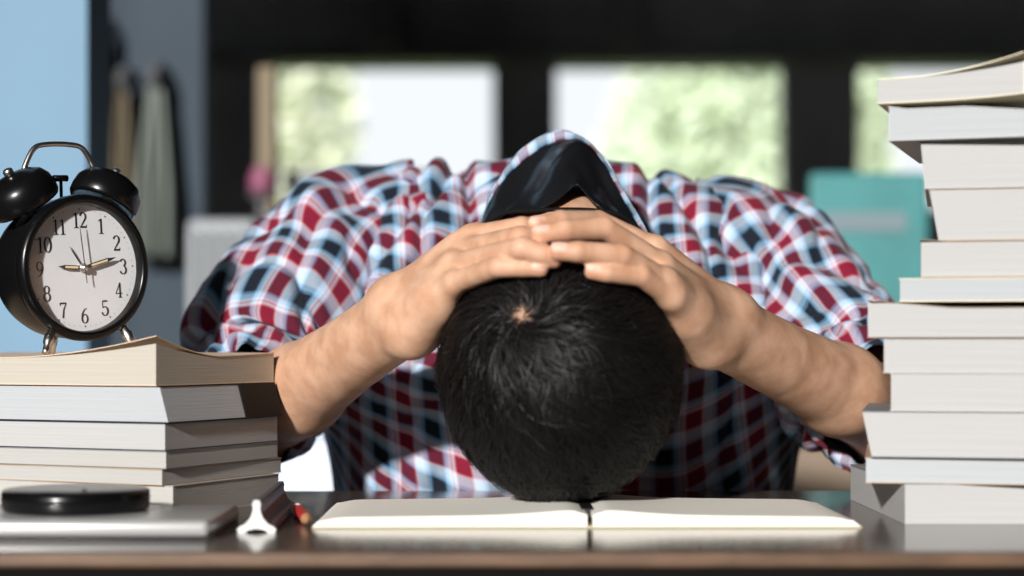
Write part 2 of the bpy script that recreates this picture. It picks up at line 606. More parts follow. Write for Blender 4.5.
def ribbon(bm, pts, y, th=.00025):
    """A flat printed stroke: (x, z, width) points, variable width, in the dial plane."""
    n = len(pts)
    Lf, Rt = [], []
    for i, (x, z, wd) in enumerate(pts):
        a, b = pts[max(i - 1, 0)], pts[min(i + 1, n - 1)]
        t = Vector((b[0] - a[0], b[1] - a[1]))
        t = t.normalized() if t.length > 1e-9 else Vector((0, 1))
        nn = Vector((-t.y, t.x)) * wd / 2
        Lf.append(bm.verts.new((x + nn.x, y - th, z + nn.y)))
        Rt.append(bm.verts.new((x - nn.x, y - th, z - nn.y)))
    for i in range(n - 1):
        bm.faces.new((Lf[i], Rt[i], Rt[i + 1], Lf[i + 1]))


def arc(cx, cz, rx, rz, a0, a1, wv=.11, wh=.04, n=18):
    """Old-style stroke: thick where it runs upright, thin where it runs level."""
    out = []
    for i in range(n + 1):
        a = R(a0 + (a1 - a0) * i / n)
        out.append((cx + rx * math.cos(a), cz + rz * math.sin(a), wh + (wv - wh) * abs(math.cos(a))))
    return out


DIG = {
    '0': ([arc(.28, .5, .22, .47, 0, 360, .13, .045, 28)], .56),
    '1': ([[(.25, .0, .12), (.25, .97, .12)], [(.08, .02, .045), (.42, .02, .045)], [(.06, .82, .05), (.25, .97, .05)]], .46),
    '2': ([arc(.27, .72, .20, .25, 170, -30, .13, .05, 18) + [(.30, .38, .09), (.08, .06, .05)], [(.06, .055, .11), (.50, .055, .11)], [(.50, .03, .04), (.50, .20, .04)]], .56),
    '3': ([arc(.25, .74, .18, .23, 160, -80, .12, .045, 16), arc(.25, .26, .22, .26, 85, -165, .13, .045, 18)], .54),
    '4': ([[(.36, .0, .12), (.36, .97, .12)], [(.36, .97, .05), (.04, .28, .05)], [(.02, .28, .05), (.54, .28, .05)], [(.22, .02, .045), (.50, .02, .045)]], .58),
    '5': ([[(.10, .95, .10), (.46, .95, .09)], [(.10, .97, .05), (.09, .52, .05)], arc(.25, .30, .22, .29, 130, -165, .13, .045, 20)], .54),
    '6': ([arc(.28, .29, .20, .28, 0, 360, .12, .045, 24), [(.07, .30, .12), (.12, .62, .11), (.26, .86, .07), (.44, .95, .05)]], .56),
    '7': ([[(.04, .94, .10), (.50, .94, .10)], [(.04, .97, .04), (.04, .78, .04)], [(.49, .93, .05), (.30, .55, .09), (.22, .0, .13)]], .54),
    '8': ([arc(.28, .73, .17, .23, 0, 360, .11, .045, 22), arc(.28, .26, .21, .26, 0, 360, .13, .045, 24)], .56),
    '9': ([arc(.28, .68, .20, .28, 0, 360, .12, .045, 24), [(.49, .67, .12), (.44, .35, .11), (.30, .11, .07), (.12, .02, .05)]], .56)}
for h in range(1, 13):
    s_ = str(h)
    hh = .0120
    gap = .03
    tw = sum(DIG[c][1] for c in s_) + gap * (len(s_) - 1)
    a = R(90 - 30 * h)
    rr = .0368
    cxn, czn = rr * math.cos(a), rr * math.sin(a)
    bm = bmesh.new()
    x = -tw / 2
    for c in s_:
        for st in DIG[c][0]:
            ribbon(bm, [((q[0] + x) * hh + cxn, (q[1] - .5) * hh + czn + ZCK, q[2] * hh) for q in st], DY)
        x += DIG[c][1] + gap
    obj('numeral', bm, M_ink, dial)


def dots(name, rad, count, size, skip, m):
    bm = bmesh.new()
    for i in range(count):
        if skip and i % 5 == 0:
            continue
        a = 2 * math.pi * i / count
        c = (rad * math.sin(a), ZCK + rad * math.cos(a))
        bm.faces.new([bm.verts.new((c[0] + size * math.cos(2 * math.pi * k / 8), DY - .0002, c[1] + size * math.sin(2 * math.pi * k / 8))) for k in range(8)])
    return obj(name, bm, m, dial)


tag(dots('minute_dots', .0452, 60, .00028, True, M_ink), kind='stuff')
for i in range(12):
    a = 2 * math.pi * i / 12
    bm = bmesh.new()
    bm.faces.new([bm.verts.new((.0452 * math.sin(a) + .0007 * math.cos(2 * math.pi * k / 10), DY - .0002, ZCK + .0452 * math.cos(a) + .0007 * math.sin(2 * math.pi * k / 10))) for k in range(10)])
    obj('hour_dot', bm, M_dot if i not in (0, 11) else M_ink, dial)
tag(dots('alarm_dots', .0225, 36, .00016, False, M_ink), kind='stuff')


def hand(name, ang, length, width, y, lume=True, tail=.0, m=M_ink):
    a = R(ang)
    c, s = math.cos(a), math.sin(a)

    def tr_(x, z, yy):
        return (x * c + z * s, yy, ZCK - x * s + z * c)
    bm = bmesh.new()
    pts = [(-width * .35, -tail), (-width * .5, length * .3), (-width * .5, length * .72), (0, length), (width * .5, length * .72), (width * .5, length * .3), (width * .35, -tail)]
    A = [bm.verts.new(tr_(x, z, y)) for x, z in pts]
    B = [bm.verts.new(tr_(x, z, y - .0005)) for x, z in pts]
    n = len(A)
    for i in range(n):
        bm.faces.new((A[i], A[(i + 1) % n], B[(i + 1) % n], B[i]))
    bm.faces.new(A)
    bm.faces.new(B[::-1])
    ho = obj(name, bm, m, ck)
    if lume:
        bm = bmesh.new()
        pts = [(-width * .26, length * .22), (-width * .26, length * .72), (width * .26, length * .72), (width * .26, length * .22)]
        A = [bm.verts.new(tr_(x, z, y - .0007)) for x, z in pts]
        bm.faces.new(A)
        obj('lume_strip', bm, M_lume, ho)
    return ho


hand('hour_hand', -86, .0225, .0032, -.0230)
hand('minute_hand', 76, .0300, .0032, -.0239)
hand('alarm_hand', -33, .0200, .0007, -.0220, False)
hand('second_hand', -5, .0330, .0006, -.0252, False, .012, mat('dark steel', srgb(60, 62, 64), .3, .8))
bm = bmesh.new()
lathe(bm, [(.0036, .0208), (.0036, .0240), (.0020, .0246), (.0020, .0266), (.0008, .0270)], 24, FW)
obj('hub', bm, M_chrome, ck, True)

for s in (-1, 1):
    tilt = R(30) * s
    bc = Vector((.0392 * s, -.001, ZCK + .0605))
    M4 = Matrix.Translation(bc) @ Matrix.Rotation(tilt, 4, 'Y')
    bm = bmesh.new()
    lathe(bm, [(.004, -.0060), (.022, -.0125), (.0262, -.0130), (.0276, -.0105), (.0277, -.0050), (.0266, .0020), (.0230, .0080), (.0165, .0118), (.0080, .0136), (.001, .0140)], 64, M4)
    bell = obj('bell', bm, M_cblack, ck, True)
    bm = bmesh.new()
    lathe(bm, [(.0018, -.024), (.0018, .013)], 12, M4)
    obj('bell_post', bm, M_chrome, bell, True)
    bm = bmesh.new()
    lathe(bm, [(.0034, .0138), (.0040, .0150), (.0040, .0178), (.0030, .0192), (.0012, .0197)], 16, M4)
    obj('nut', bm, M_chrome, bell, True)
bm = bmesh.new()
tube(bm, [Vector(q) for q in catmull([(-.0325, .004, ZCK + .071), (-.0300, .004, ZCK + .080), (-.0215, .004, ZCK + .0935), (-.010, .004, ZCK + .0968), (.010, .004, ZCK + .0968), (.0215, .004, ZCK + .0935), (.0300, .004, ZCK + .080), (.0345, .004, ZCK + .071)], 40)], .0021, 12)
obj('handle', bm, M_chrome, ck, True)
bm = bmesh.new()
tube(bm, [(0, .004, ZCK + .052), (.0005, .004, ZCK + .070)], .0013, 10)
hm = obj('hammer', bm, M_cblack, ck, True)
bm = bmesh.new()
tube(bm, [(-.0062, .004, ZCK + .0705), (-.006, .004, ZCK + .0705), (.006, .004, ZCK + .0705), (.0062, .004, ZCK + .0705)], [.0012, .0026, .0026, .0012], 14)
obj('hammer_head', bm, M_cblack, hm, True)
bpy.context.view_layer.update()
from mathutils.bvhtree import BVHTree
cvr = [o for o in BOOK_F.children if o.name.startswith('front_cover')][0]
cvt = BVHTree.FromPolygons([cvr.matrix_world @ v.co for v in cvr.data.vertices], [tuple(p_.vertices) for p_ in cvr.data.polygons])


def on_cover(v):
    q = ck.matrix_world @ v
    hit = cvt.ray_cast(Vector((q.x, q.y, 1)), Vector((0, 0, -1)))[0]
    return ck.matrix_world.inverted() @ (hit + Vector((0, 0, .0004)))


for s in (-1, 1):
    bm = bmesh.new()
    a, b = Vector((.030 * s, -.0235, ZCK - .0445)), Vector((.0435 * s, -.033, .0012 + (.0085 if s > 0 else .0025)))
    b = on_cover(b) + (a - b).normalized() * .003
    tube(bm, [a, a.lerp(b, .30), a.lerp(b, .34), a.lerp(b, .62), a.lerp(b, .70), a.lerp(b, .92), b], [.0030, .0034, .0044, .0040, .0030, .0026, .0030], 14)
    obj('foot', bm, M_chrome, ck, True)
bm = bmesh.new()
tube(bm, [Vector((0, .024, .010)), on_cover(Vector((0, .03, .001)))], [.003, .0022], 12)
obj('foot', bm, M_chrome, ck, True)

# ------------------------------------------------------------------ the person: body as one surface grown from a distance field
def V(p):
    return np.array(p, float)


HC = V((.034, 1.360, .1035))                      # centre of the head; the crown points at the camera, the face at the desk
HS = V((.081, .112, .0895))
HAIR = .0095


def onhead(px, py, infl):
    """Point at which the line of sight through (px, py) meets the head swollen by infl (or passes it closest)."""
    o = V((0, 0, CH))
    d = V(P(px, py, 1.0)) - o
    s = HS + infl
    oo, dd = (o - HC) / s, d / s
    A, B, C = dd @ dd, oo @ dd, oo @ oo - 1
    q = B * B - A * C
    t = (-B - math.sqrt(q)) / A if q > 0 else -B / A
    return o + d * t


class Cone:
    def __init__(s, a, b, r1, r2):
        s.a, s.b, s.r1, s.r2 = V(a), V(b), r1, r2
        s.c = (s.a + s.b) / 2
        s.R = np.linalg.norm(s.a - s.b) / 2 + max(r1, r2)

    def __call__(s, p):
        ba = s.b - s.a
        l2 = ba @ ba
        rr = s.r1 - s.r2
        a2 = l2 - rr * rr
        il2 = 1 / l2
        pa = p - s.a
        y = pa @ ba
        z = y - l2
        x2 = ((pa * l2 - y[:, None] * ba) ** 2).sum(1)
        y2 = y * y * l2
        z2 = z * z * l2
        k = np.sign(rr) * rr * rr * x2
        r = (np.sqrt(x2 * a2 * il2) + y * rr) * il2 - s.r1
        m1 = np.sign(z) * a2 * z2 > k
        m2 = np.sign(y) * a2 * y2 < k
        r = np.where(m2, np.sqrt(x2 + y2) * il2 - s.r1, r)
        return np.where(m1, np.sqrt(x2 + z2) * il2 - s.r2, r)


class Ell:
    def __init__(s, c, r, rot=None):
        s.c, s.r = V(c), V(r)
        s.R = max(r)
        s.rot = np.array(rot.to_3x3()) if rot is not None else None

    def __call__(s, p):
        q = p - s.c
        if s.rot is not None:
            q = q @ s.rot
        k0 = np.sqrt(((q / s.r) ** 2).sum(1))
        k1 = np.sqrt(((q / s.r ** 2) ** 2).sum(1)) + 1e-9
        return k0 * (k0 - 1) / k1


def smin(a, b, k):
    h = np.clip(.5 + .5 * (b - a) / k, 0, 1)
    return b + (a - b) * h - k * h * (1 - h)


hx, hy, hz = HC
head_p = [Ell(HC, HS),
          Cone((hx, hy + .02, hz - .030), (hx, hy + .098, hz - .052), .056, .030),       # face and chin, turned to the desk
          Cone((hx, hy + .062, hz - .074), (hx, hy + .082, hz - .082), .008, .010),      # nose
          Cone((hx - .018, hy + .104, hz - .066), (hx + .018, hy + .104, hz - .066), .008, .008),   # lips
          Cone((hx - .030, hy + .046, hz - .082), (hx + .030, hy + .046, hz - .082), .007, .007)]   # brow
for s in (-1, 1):                                 # ears
    head_p.append(Ell((hx + s * .0775, hy + .046, hz - .012), (.0065, .022, .029), Matrix.Rotation(R(-14 * s), 3, 'Z')))
trunk_p = [Cone((.036, 1.43, .135), (.040, 1.52, .188), .053, .047),
           Cone((.040, 1.52, .188), (.045, 1.62, .195), .047, .060),
           Ell((.045, 1.77, .07), (.155, .115, .155)),
           Ell((.045, 1.92, -.16), (.15, .13, .22))]

hands = {}
fingers = []                                       # (side, points, radii)


def finger(side, pts, rad):
    fingers.append((side, [onhead(*q) if len(q) == 3 and q[2] < .5 else V(P(*q)) for q in pts], rad))


RP, RR, RM, RI = (.0078, .0074, .0066, .0054), (.0084, .0080, .0073, .0060), (.0086, .0083, .0076, .0062), (.0084, .0081, .0074, .0060)
finger('L', [(455, 283, .016), (498, 267, .019), (524, 267.5, .015), (541, 269.5, .012)], RP)
finger('L', [(454, 265, .021), (522, 248.5, .0265), (542, 254, .021), (554, 260, .016)], RR)
finger('L', [(461, 251, .020), (520, 238, .022), (548, 239, .013), (566, 243, .010)], RM)
finger('L', [(474, 237, .015), (522, 228, .015), (548, 230, .009), (562, 233, .008)], RI)
finger('L', [(432, 290, 1.40), (462, 258, 1.43), (490, 242, 1.45), (512, 238, 1.455)], (.0125, .011, .0100, .0075))
finger('R', [(655, 249, .017), (598, 222, .019), (560, 221, .021), (536, 226, .023)], RI)
finger('R', [(661, 265, .020), (604, 229, .026), (565, 231, .027), (540, 235, .028)], RM)
finger('R', [(664, 281, .020), (622, 256, .024), (578, 252, .024), (558, 252, .024)], RR)
finger('R', [(672, 298, .018), (641, 276, .019), (607, 273, .015), (592, 272, .013)], RP)
finger('R', [(702, 292, 1.40), (670, 262, 1.43), (645, 246, 1.45), (622, 240, 1.455)], (.0125, .011, .0100, .0075))

arm_p = {'L': [], 'R': []}
ELB = {'L': V(P(256, 420, 1.592)), 'R': V(P(890, 416, 1.585))}
WR = {'L': (V(P(397, 305, 1.385)), V(P(411, 328, 1.365))), 'R': (V(P(727, 318, 1.385)), V(P(709, 338, 1.365)))}
SHO = {'L': V((-.125, 1.76, .17)), 'R': V((.215, 1.76, .17))}
for sd_ in 'LR':
    e, (wa, wb), sh = ELB[sd_], WR[sd_], SHO[sd_]
    wm = (wa + wb) / 2
    q = e + (wm - e) * .33
    arm_p[sd_] += [Cone(sh, e, .052, .038), Cone(e, q, .0360, .0350), Cone(q, wm, .0350, .0225),
                   Cone(e + (wm - e) * .72, wa, .020, .0185), Cone(e + (wm - e) * .72, wb, .020, .0175)]
    fs = [f for f in fingers if f[0] == sd_]
    order = fs if sd_ == 'R' else [fs[3], fs[2], fs[1], fs[0], fs[4]]
    for k, f in enumerate(order[:4]):
        t = k / 3
        w0 = wa * (1 - t) + wb * t
        arm_p[sd_].append(Cone(w0, f[1][0], .0175, .0098 if k < 3 else .0088))
    # heel of the hand on the little-finger side, and the ball of the thumb
    arm_p[sd_].append(Cone(wb + (wb - wa) * .15, wb + (order[3][1][0] - wb) * .55, .0150, .0150))
    arm_p[sd_].append(Cone(wa, order[4][1][0], .017, .0135))
fin_p = []
nails = []
for sd_, pts, rad in fingers:
    cs = [Cone(pts[i], pts[i + 1], rad[i], rad[i + 1]) for i in range(3)]
    fin_p.append((sd_, cs))
    # nail on the back of the last joint, on the side away from the head
    ax_ = pts[3] - pts[2]
    ax_ /= np.linalg.norm(ax_)
    out = (pts[3] - HC) / HS ** 2
    out -= ax_ * (out @ ax_)
    out /= np.linalg.norm(out)
    sidev = np.cross(ax_, out)
    rm = Matrix((tuple(ax_), tuple(sidev), tuple(out))).transposed()
    nails.append(Ell(pts[3] - ax_ * .0005 + out * rad[3] * .80, (.0062, .0047, .0020), rm))


def body_sdf(p, c=None, rb=None):
    BIG = 1.0

    def ev(pr):
        if c is not None and np.linalg.norm(c - pr.c) - pr.R > rb + .035:
            return None
        return pr(p)

    def grp(lst, k):
        r = None
        for pr in lst:
            d = ev(pr)
            if d is not None:
                r = d if r is None else smin(r, d, k)
        return r
    h, t = grp(head_p, .016), grp(trunk_p, .03)
    D = h if t is None else (t if h is None else smin(h, t, .02))
    if D is None:
        D = np.full(len(p), BIG)
    for sd_ in 'LR':
        A = grp(arm_p[sd_], .013)
        best = A
        for s2, cs in fin_p:
            if s2 != sd_:
                continue
            f = grp(cs, .0012)
            if f is None:
                continue
            f = f if A is None else smin(f, A, .0045)
            best = f if best is None else np.minimum(best, f)
        if best is not None:
            D = np.minimum(D, best)
    for n_ in nails:
        d = ev(n_)
        if d is not None:
            D = np.minimum(D, d)
    return D


def surface_nets(sdf, lo, hi, h, BS=20):
    lo, hi = V(lo), V(hi)
    N = np.ceil((hi - lo) / h).astype(int)
    nb_ = np.ceil(N / BS).astype(int)
    G = nb_ * BS + 3
    rb = BS * h * math.sqrt(3) / 2
    ar = np.arange(BS + 1)
    I, J, K = np.meshgrid(ar, ar, ar, indexing='ij')
    base = np.stack([I, J, K], -1).reshape(-1, 3)
    ids, cos, quads = [], [], []
    corners = [(i, j, k) for i in (0, 1) for j in (0, 1) for k in (0, 1)]
    edges = [(a, b) for ia, a in enumerate(corners) for b in corners[ia + 1:] if sum(abs(x - y) for x, y in zip(a, b)) == 1]

    def gid(ijk):
        return (ijk[:, 0] * G[1] + ijk[:, 1]) * G[2] + ijk[:, 2]
    for bi in range(nb_[0]):
        for bj in range(nb_[1]):
            for bk in range(nb_[2]):
                off = np.array((bi, bj, bk)) * BS
                c = lo + (off + BS / 2) * h
                if abs(sdf(c[None], c, rb)[0]) > rb * 1.25 + .006:
                    continue
                v = sdf(lo + (base + off) * h, c, rb).reshape(BS + 1, BS + 1, BS + 1)
                ins = v < 0
                if ins.all() or not ins.any():
                    continue
                acc = np.zeros((BS, BS, BS, 3))
                cnt = np.zeros((BS, BS, BS))
                for a, b in edges:
                    va = v[a[0]:a[0] + BS, a[1]:a[1] + BS, a[2]:a[2] + BS]
                    vb = v[b[0]:b[0] + BS, b[1]:b[1] + BS, b[2]:b[2] + BS]
                    m = (va < 0) != (vb < 0)
                    t = np.where(m, va / np.where(m, va - vb, 1), 0)
                    for ax in range(3):
                        acc[..., ax] += np.where(m, a[ax] + t * (b[ax] - a[ax]), 0)
                    cnt += m
                sel = np.argwhere(cnt > 0)
                pos = acc[cnt > 0] / cnt[cnt > 0][:, None]
                ids.append(gid(sel + off))
                cos.append(lo + (sel + off + pos) * h)
                for ax in range(3):
                    sl0 = [slice(0, BS)] * 3
                    sl1 = [slice(0, BS)] * 3
                    sl1[ax] = slice(1, BS + 1)
                    m = ins[tuple(sl0)] != ins[tuple(sl1)]
                    e = np.argwhere(m)
                    if not len(e):
                        continue
                    flip = ins[tuple(sl0)][m]
                    b_, c_ = [(1, 2), (2, 0), (0, 1)][ax]
                    d1 = np.zeros(3, int); d1[b_] = 1
                    d2 = np.zeros(3, int); d2[c_] = 1
                    e = e + off
                    q = np.stack([gid(e - d1 - d2), gid(e - d2), gid(e), gid(e - d1)], 1)
                    q[~flip] = q[~flip][:, ::-1]
                    quads.append(q)
    ids = np.concatenate(ids)
    cos = np.concatenate(cos)
    quads = np.concatenate(quads)
    o = np.argsort(ids)
    ids, cos = ids[o], cos[o]
    ix = np.clip(np.searchsorted(ids, quads), 0, len(ids) - 1)
    ok = (ids[ix] == quads).all(1)
    return cos, ix[ok]


def fast_mesh(name, co, faces):
    me = bpy.data.meshes.new(name)
    n, k = faces.shape
    me.vertices.add(len(co))
    me.vertices.foreach_set('co', np.ascontiguousarray(co, dtype=np.float32).ravel())
    me.loops.add(n * k)
    me.loops.foreach_set('vertex_index', np.ascontiguousarray(faces, dtype=np.int32).ravel())
    me.polygons.add(n)
    me.polygons.foreach_set('loop_start', np.arange(0, n * k, k, dtype=np.int32))
    me.polygons.foreach_set('loop_total', np.full(n, k, dtype=np.int32))
    me.update(calc_edges=True)
    me.polygons.foreach_set('use_smooth', np.ones(n, dtype=bool))
    return me


co, fq = surface_nets(body_sdf, (-.27, 1.235, -.36), (.36, 2.06, .27), .0019)

WHORL = onhead(522, 314, 0.0)


def in_hair(q):
    """True on the part of the head that carries hair (head coordinates)."""
    rel = (q - HC)
    face = (rel[:, 2] < -.030) & (rel[:, 1] > .002 - (rel[:, 2] + .030) * .2)
    nape = (rel[:, 1] > .078)
    side = (rel[:, 1] > .028) & (rel[:, 2] < .01)
    return ~(face | nape | side)


me = fast_mesh('person', co, fq)
ca_ = me.color_attributes.new('skin', 'FLOAT_COLOR', 'POINT')
colr = np.zeros((len(co), 4))
colr[:, 3] = 1
rel = (co - HC) / (HS + .004)
ishead = (rel ** 2).sum(1) < 1.03
dw = np.linalg.norm(co - WHORL, axis=1)
colr[:, 0] = (ishead & in_hair(co)) * np.clip((dw + .002) / .012, 0, 1)
nd = np.full(len(co), 1.0)
for n_ in nails:
    near = np.linalg.norm(co - n_.c, axis=1) < .01
    if near.any():
        nd[near] = np.minimum(nd[near], n_(co[near]))
colr[:, 1] = np.clip(1 - np.abs(nd) / .0009, 0, 1)
red = np.zeros(len(co))
for sd_, pts, rad in fingers:
    for q, wt in ((pts[1], .35), (pts[3], .6), (pts[2], .2)):
        red = np.maximum(red, wt * np.exp(-(np.linalg.norm(co - q, axis=1) / .010) ** 2))
for e in ELB.values():
    red = np.maximum(red, .6 * np.exp(-(np.linalg.norm(co - e, axis=1) / .05) ** 2))
colr[:, 2] = red
ca_.data.foreach_set('color', colr.astype(np.float32).ravel())

M_skin = bpy.data.materials.new('tanned skin')
M_skin.use_nodes = True
nt = M_skin.node_tree
b = nt.nodes['Principled BSDF']
b.inputs['Roughness'].default_value = .56
b.inputs['Subsurface Weight'].default_value = .12
b.inputs['Subsurface Radius'].default_value = (.9, .35, .2)
b.inputs['Subsurface Scale'].default_value = .006
at_ = nt.nodes.new('ShaderNodeAttribute')
at_.attribute_name = 'skin'
sp = nt.nodes.new('ShaderNodeSeparateColor')
nt.links.new(at_.outputs['Color'], sp.inputs[0])
tc = nt.nodes.new('ShaderNodeTexCoord')
nz = nt.nodes.new('ShaderNodeTexNoise')
nz.inputs['Scale'].default_value = 55
nz.inputs['Detail'].default_value = 6
nt.links.new(tc.outputs['Object'], nz.inputs['Vector'])
cr = nt.nodes.new('ShaderNodeValToRGB')
cr.color_ramp.elements[0].color = srgb(188, 143, 114)
cr.color_ramp.elements[1].color = srgb(212, 170, 142)
cr.color_ramp.elements[0].position = .35
cr.color_ramp.elements[1].position = .65
nt.links.new(nz.outputs['Fac'], cr.inputs[0])


def mixc(fac, a, b_):
    m = nt.nodes.new('ShaderNodeMix')
    m.data_type = 'RGBA'
    nt.links.new(fac, m.inputs['Factor'])
    nt.links.new(a, m.inputs['A'])
    m.inputs['B'].default_value = b_
    return m.outputs['Result']


c1 = mixc(sp.outputs['Blue'], cr.outputs[0], srgb(206, 142, 112))
c2 = mixc(sp.outputs['Green'], c1, srgb(232, 190, 172))
c3 = mixc(sp.outputs['Red'], c2, srgb(26, 23, 22))
nt.links.new(c3, b.inputs['Base Color'])
vz = nt.nodes.new('ShaderNodeTexVoronoi')
vz.inputs['Scale'].default_value = 900
nt.links.new(tc.outputs['Object'], vz.inputs['Vector'])
bp = nt.nodes.new('ShaderNodeBump')
bp.inputs['Strength'].default_value = .12
bp.inputs['Distance'].default_value = .0006
nt.links.new(vz.outputs['Distance'], bp.inputs['Height'])
nt.links.new(bp.outputs[0], b.inputs['Normal'])
person = link('person', me, M_skin)
tag(person, 'person in a plaid shirt with head down on the notebook and hands clasped over it', 'person')

# ------------------------------------------------------------------ hair: tapered strands combed outward from the whorl
NS, NSEG = 52000, 6
pts = rng.normal(size=(NS * 3, 3))
pts /= np.linalg.norm(pts, axis=1)[:, None]
root = HC + pts * HS
root = root[in_hair(root)]
dw = np.linalg.norm(root - WHORL, axis=1)
keep = rng.random(len(root)) < np.clip((dw - .001) / .009, .6, 1)
root = root[keep][:NS]
n = len(root)


def lowfreq(q, f, seed):
    r2 = np.random.default_rng(seed)
    out = np.zeros(len(q))
    for k in range(5):
        wv = r2.normal(size=3) * f * (1 + .5 * k)
        out += np.sin(q @ wv + r2.random() * 6.28) / (1 + .4 * k)
    return out / 2.2


def enorm(q):
    g = (q - HC) / HS ** 2
    return g / np.linalg.norm(g, axis=1)[:, None]


clump = lowfreq(root, 160, 3)
length = (.030 + .012 * rng.random(n) + .006 * lowfreq(root, 60, 5)) * np.clip(.5 + np.linalg.norm(root - WHORL, axis=1) / .05, .5, 1)
height = HAIR * (.25 + .55 * rng.random(n) + .28 * clump)
p = root.copy()
nn = enorm(p)
chain = [p + nn * -.0005]
sw0 = lowfreq(root, 90, 9) * .7 + lowfreq(root, 260, 19) * .45 + rng.normal(size=n) * .38
for k in range(1, NSEG + 1):
    nn = enorm(p)
    t = p - WHORL
    t -= nn * (t * nn).sum(1)[:, None]
    dist = np.linalg.norm(t, axis=1)[:, None]
    t /= dist + 1e-6
    sidev = np.cross(nn, t)
    tw = (.9 * np.exp(-dist[:, 0] / .035) + sw0 + .25 * lowfreq(p, 200, 11))[:, None]
    dr = t + sidev * tw
    dr /= np.linalg.norm(dr, axis=1)[:, None]
    p = p + dr * (length / NSEG)[:, None]
    u = (p - HC) / HS
    p = HC + (u / np.linalg.norm(u, axis=1)[:, None]) * HS
    s_ = k / NSEG
    hh = np.maximum(.0008, height * (1.9 * s_ - .95 * s_ * s_) * 1.02)
    q = p + enorm(p) * hh[:, None]
    q[:, 2] = np.maximum(q[:, 2], .0086)
    chain.append(q)
chain = np.stack(chain, 1)                          # n, NSEG+1, 3
tang = np.gradient(chain, axis=1)
tang /= np.linalg.norm(tang, axis=2)[..., None] + 1e-9
nrm_ = (chain - HC) / HS ** 2
nrm_ /= np.linalg.norm(nrm_, axis=2)[..., None]
sid = np.cross(tang, nrm_)
roll = rng.normal(size=(n, 1, 1)) * .5
sid = sid + nrm_ * roll
sid /= np.linalg.norm(sid, axis=2)[..., None] + 1e-9
wd = (.00034 * np.array([1, 1, .95, .85, .7, .5, .18]))[None, :, None]
Lh, Rh = chain - sid * wd, chain + sid * wd
vv = np.stack([Lh, Rh], 2).reshape(-1, 3)
b0 = np.arange(n)[:, None] * (NSEG + 1) * 2 + np.arange(NSEG)[None, :] * 2
b0 = b0.reshape(-1)
ff = np.stack([b0, b0 + 1, b0 + 3, b0 + 2], 1)
M_hair = mat('black hair', srgb(17, 15, 15), .5, spec=.28)
M_hair.node_tree.nodes['Principled BSDF'].inputs['Anisotropic'].default_value = .0
hme = fast_mesh('hair', vv, ff)
hair = link('hair', hme, M_hair, person)
hair['label'] = 'short black hair with a whorl at the crown'

# ------------------------------------------------------------------ plaid shirt
M_plaid = bpy.data.materials.new('red navy and pale blue plaid cotton')
M_plaid.use_nodes = True
nt = M_plaid.node_tree
b = nt.nodes['Principled BSDF']
b.inputs['Roughness'].default_value = .85
b.inputs['Specular IOR Level'].default_value = .2
b.inputs['Sheen Weight'].default_value = .08
uv = nt.nodes.new('ShaderNodeUVMap')
sx = nt.nodes.new('ShaderNodeSeparateXYZ')
nt.links.new(uv.outputs[0], sx.inputs[0])
PER = .052
white, pale, navy, crim, pink, mid = srgb(184, 202, 222), srgb(140, 176, 206), srgb(18, 25, 38), srgb(118, 20, 46), srgb(206, 118, 116), srgb(88, 128, 160)
seq = [(0, white), (.10, pale), (.155, mid), (.185, navy), (.44, mid), (.47, pale), (.53, white), (.575, pink), (.60, white), (.645, pink), (.67, crim), (.92, pink), (.945, white)]
ramps = []
for ch in ('X', 'Y'):
    dv = nt.nodes.new('ShaderNodeMath')
    dv.operation = 'DIVIDE'
    dv.inputs[1].default_value = PER
    nt.links.new(sx.outputs[ch], dv.inputs[0])
    frc = nt.nodes.new('ShaderNodeMath')
    frc.operation = 'FRACT'
    nt.links.new(dv.outputs[0], frc.inputs[0])
    cr = nt.nodes.new('ShaderNodeValToRGB')
    cr.color_ramp.interpolation = 'CONSTANT'
    el = cr.color_ramp.elements
    el[0].position, el[0].color = seq[0]
    el[1].position, el[1].color = seq[1]
    for pos, c_ in seq[2:]:
        e_ = el.new(pos)
        e_.color = c_
    nt.links.new(frc.outputs[0], cr.inputs[0])
    ramps.append(cr)
# twill: the two thread systems show in fine diagonal ribs
ad = nt.nodes.new('ShaderNodeMath')
ad.operation = 'ADD'
nt.links.new(sx.outputs['X'], ad.inputs[0])
nt.links.new(sx.outputs['Y'], ad.inputs[1])
ml = nt.nodes.new('ShaderNodeMath')
ml.operation = 'MULTIPLY'
ml.inputs[1].default_value = 6000
nt.links.new(ad.outputs[0], ml.inputs[0])
sn = nt.nodes.new('ShaderNodeMath')
sn.operation = 'SINE'
nt.links.new(ml.outputs[0], sn.inputs[0])
mr = nt.nodes.new('ShaderNodeMapRange')
mr.inputs['From Min'].default_value = -1
mr.inputs['To Min'].default_value = .38
mr.inputs['To Max'].default_value = .62
nt.links.new(sn.outputs[0], mr.inputs['Value'])
mx = nt.nodes.new('ShaderNodeMix')
mx.data_type = 'RGBA'
nt.links.new(mr.outputs[0], mx.inputs['Factor'])
nt.links.new(ramps[0].outputs[0], mx.inputs['A'])
nt.links.new(ramps[1].outputs[0], mx.inputs['B'])
nt.links.new(mx.outputs['Result'], b.inputs['Base Color'])
nz = nt.nodes.new('ShaderNodeTexNoise')
nz.inputs['Scale'].default_value = 45
nz.inputs['Detail'].default_value = 3
tc = nt.nodes.new('ShaderNodeTexCoord')
nt.links.new(tc.outputs['Object'], nz.inputs['Vector'])
bp = nt.nodes.new('ShaderNodeBump')
bp.inputs['Strength'].default_value = .35
bp.inputs['Distance'].default_value = .004
nt.links.new(nz.outputs['Fac'], bp.inputs['Height'])
nt.links.new(bp.outputs[0], b.inputs['Normal'])


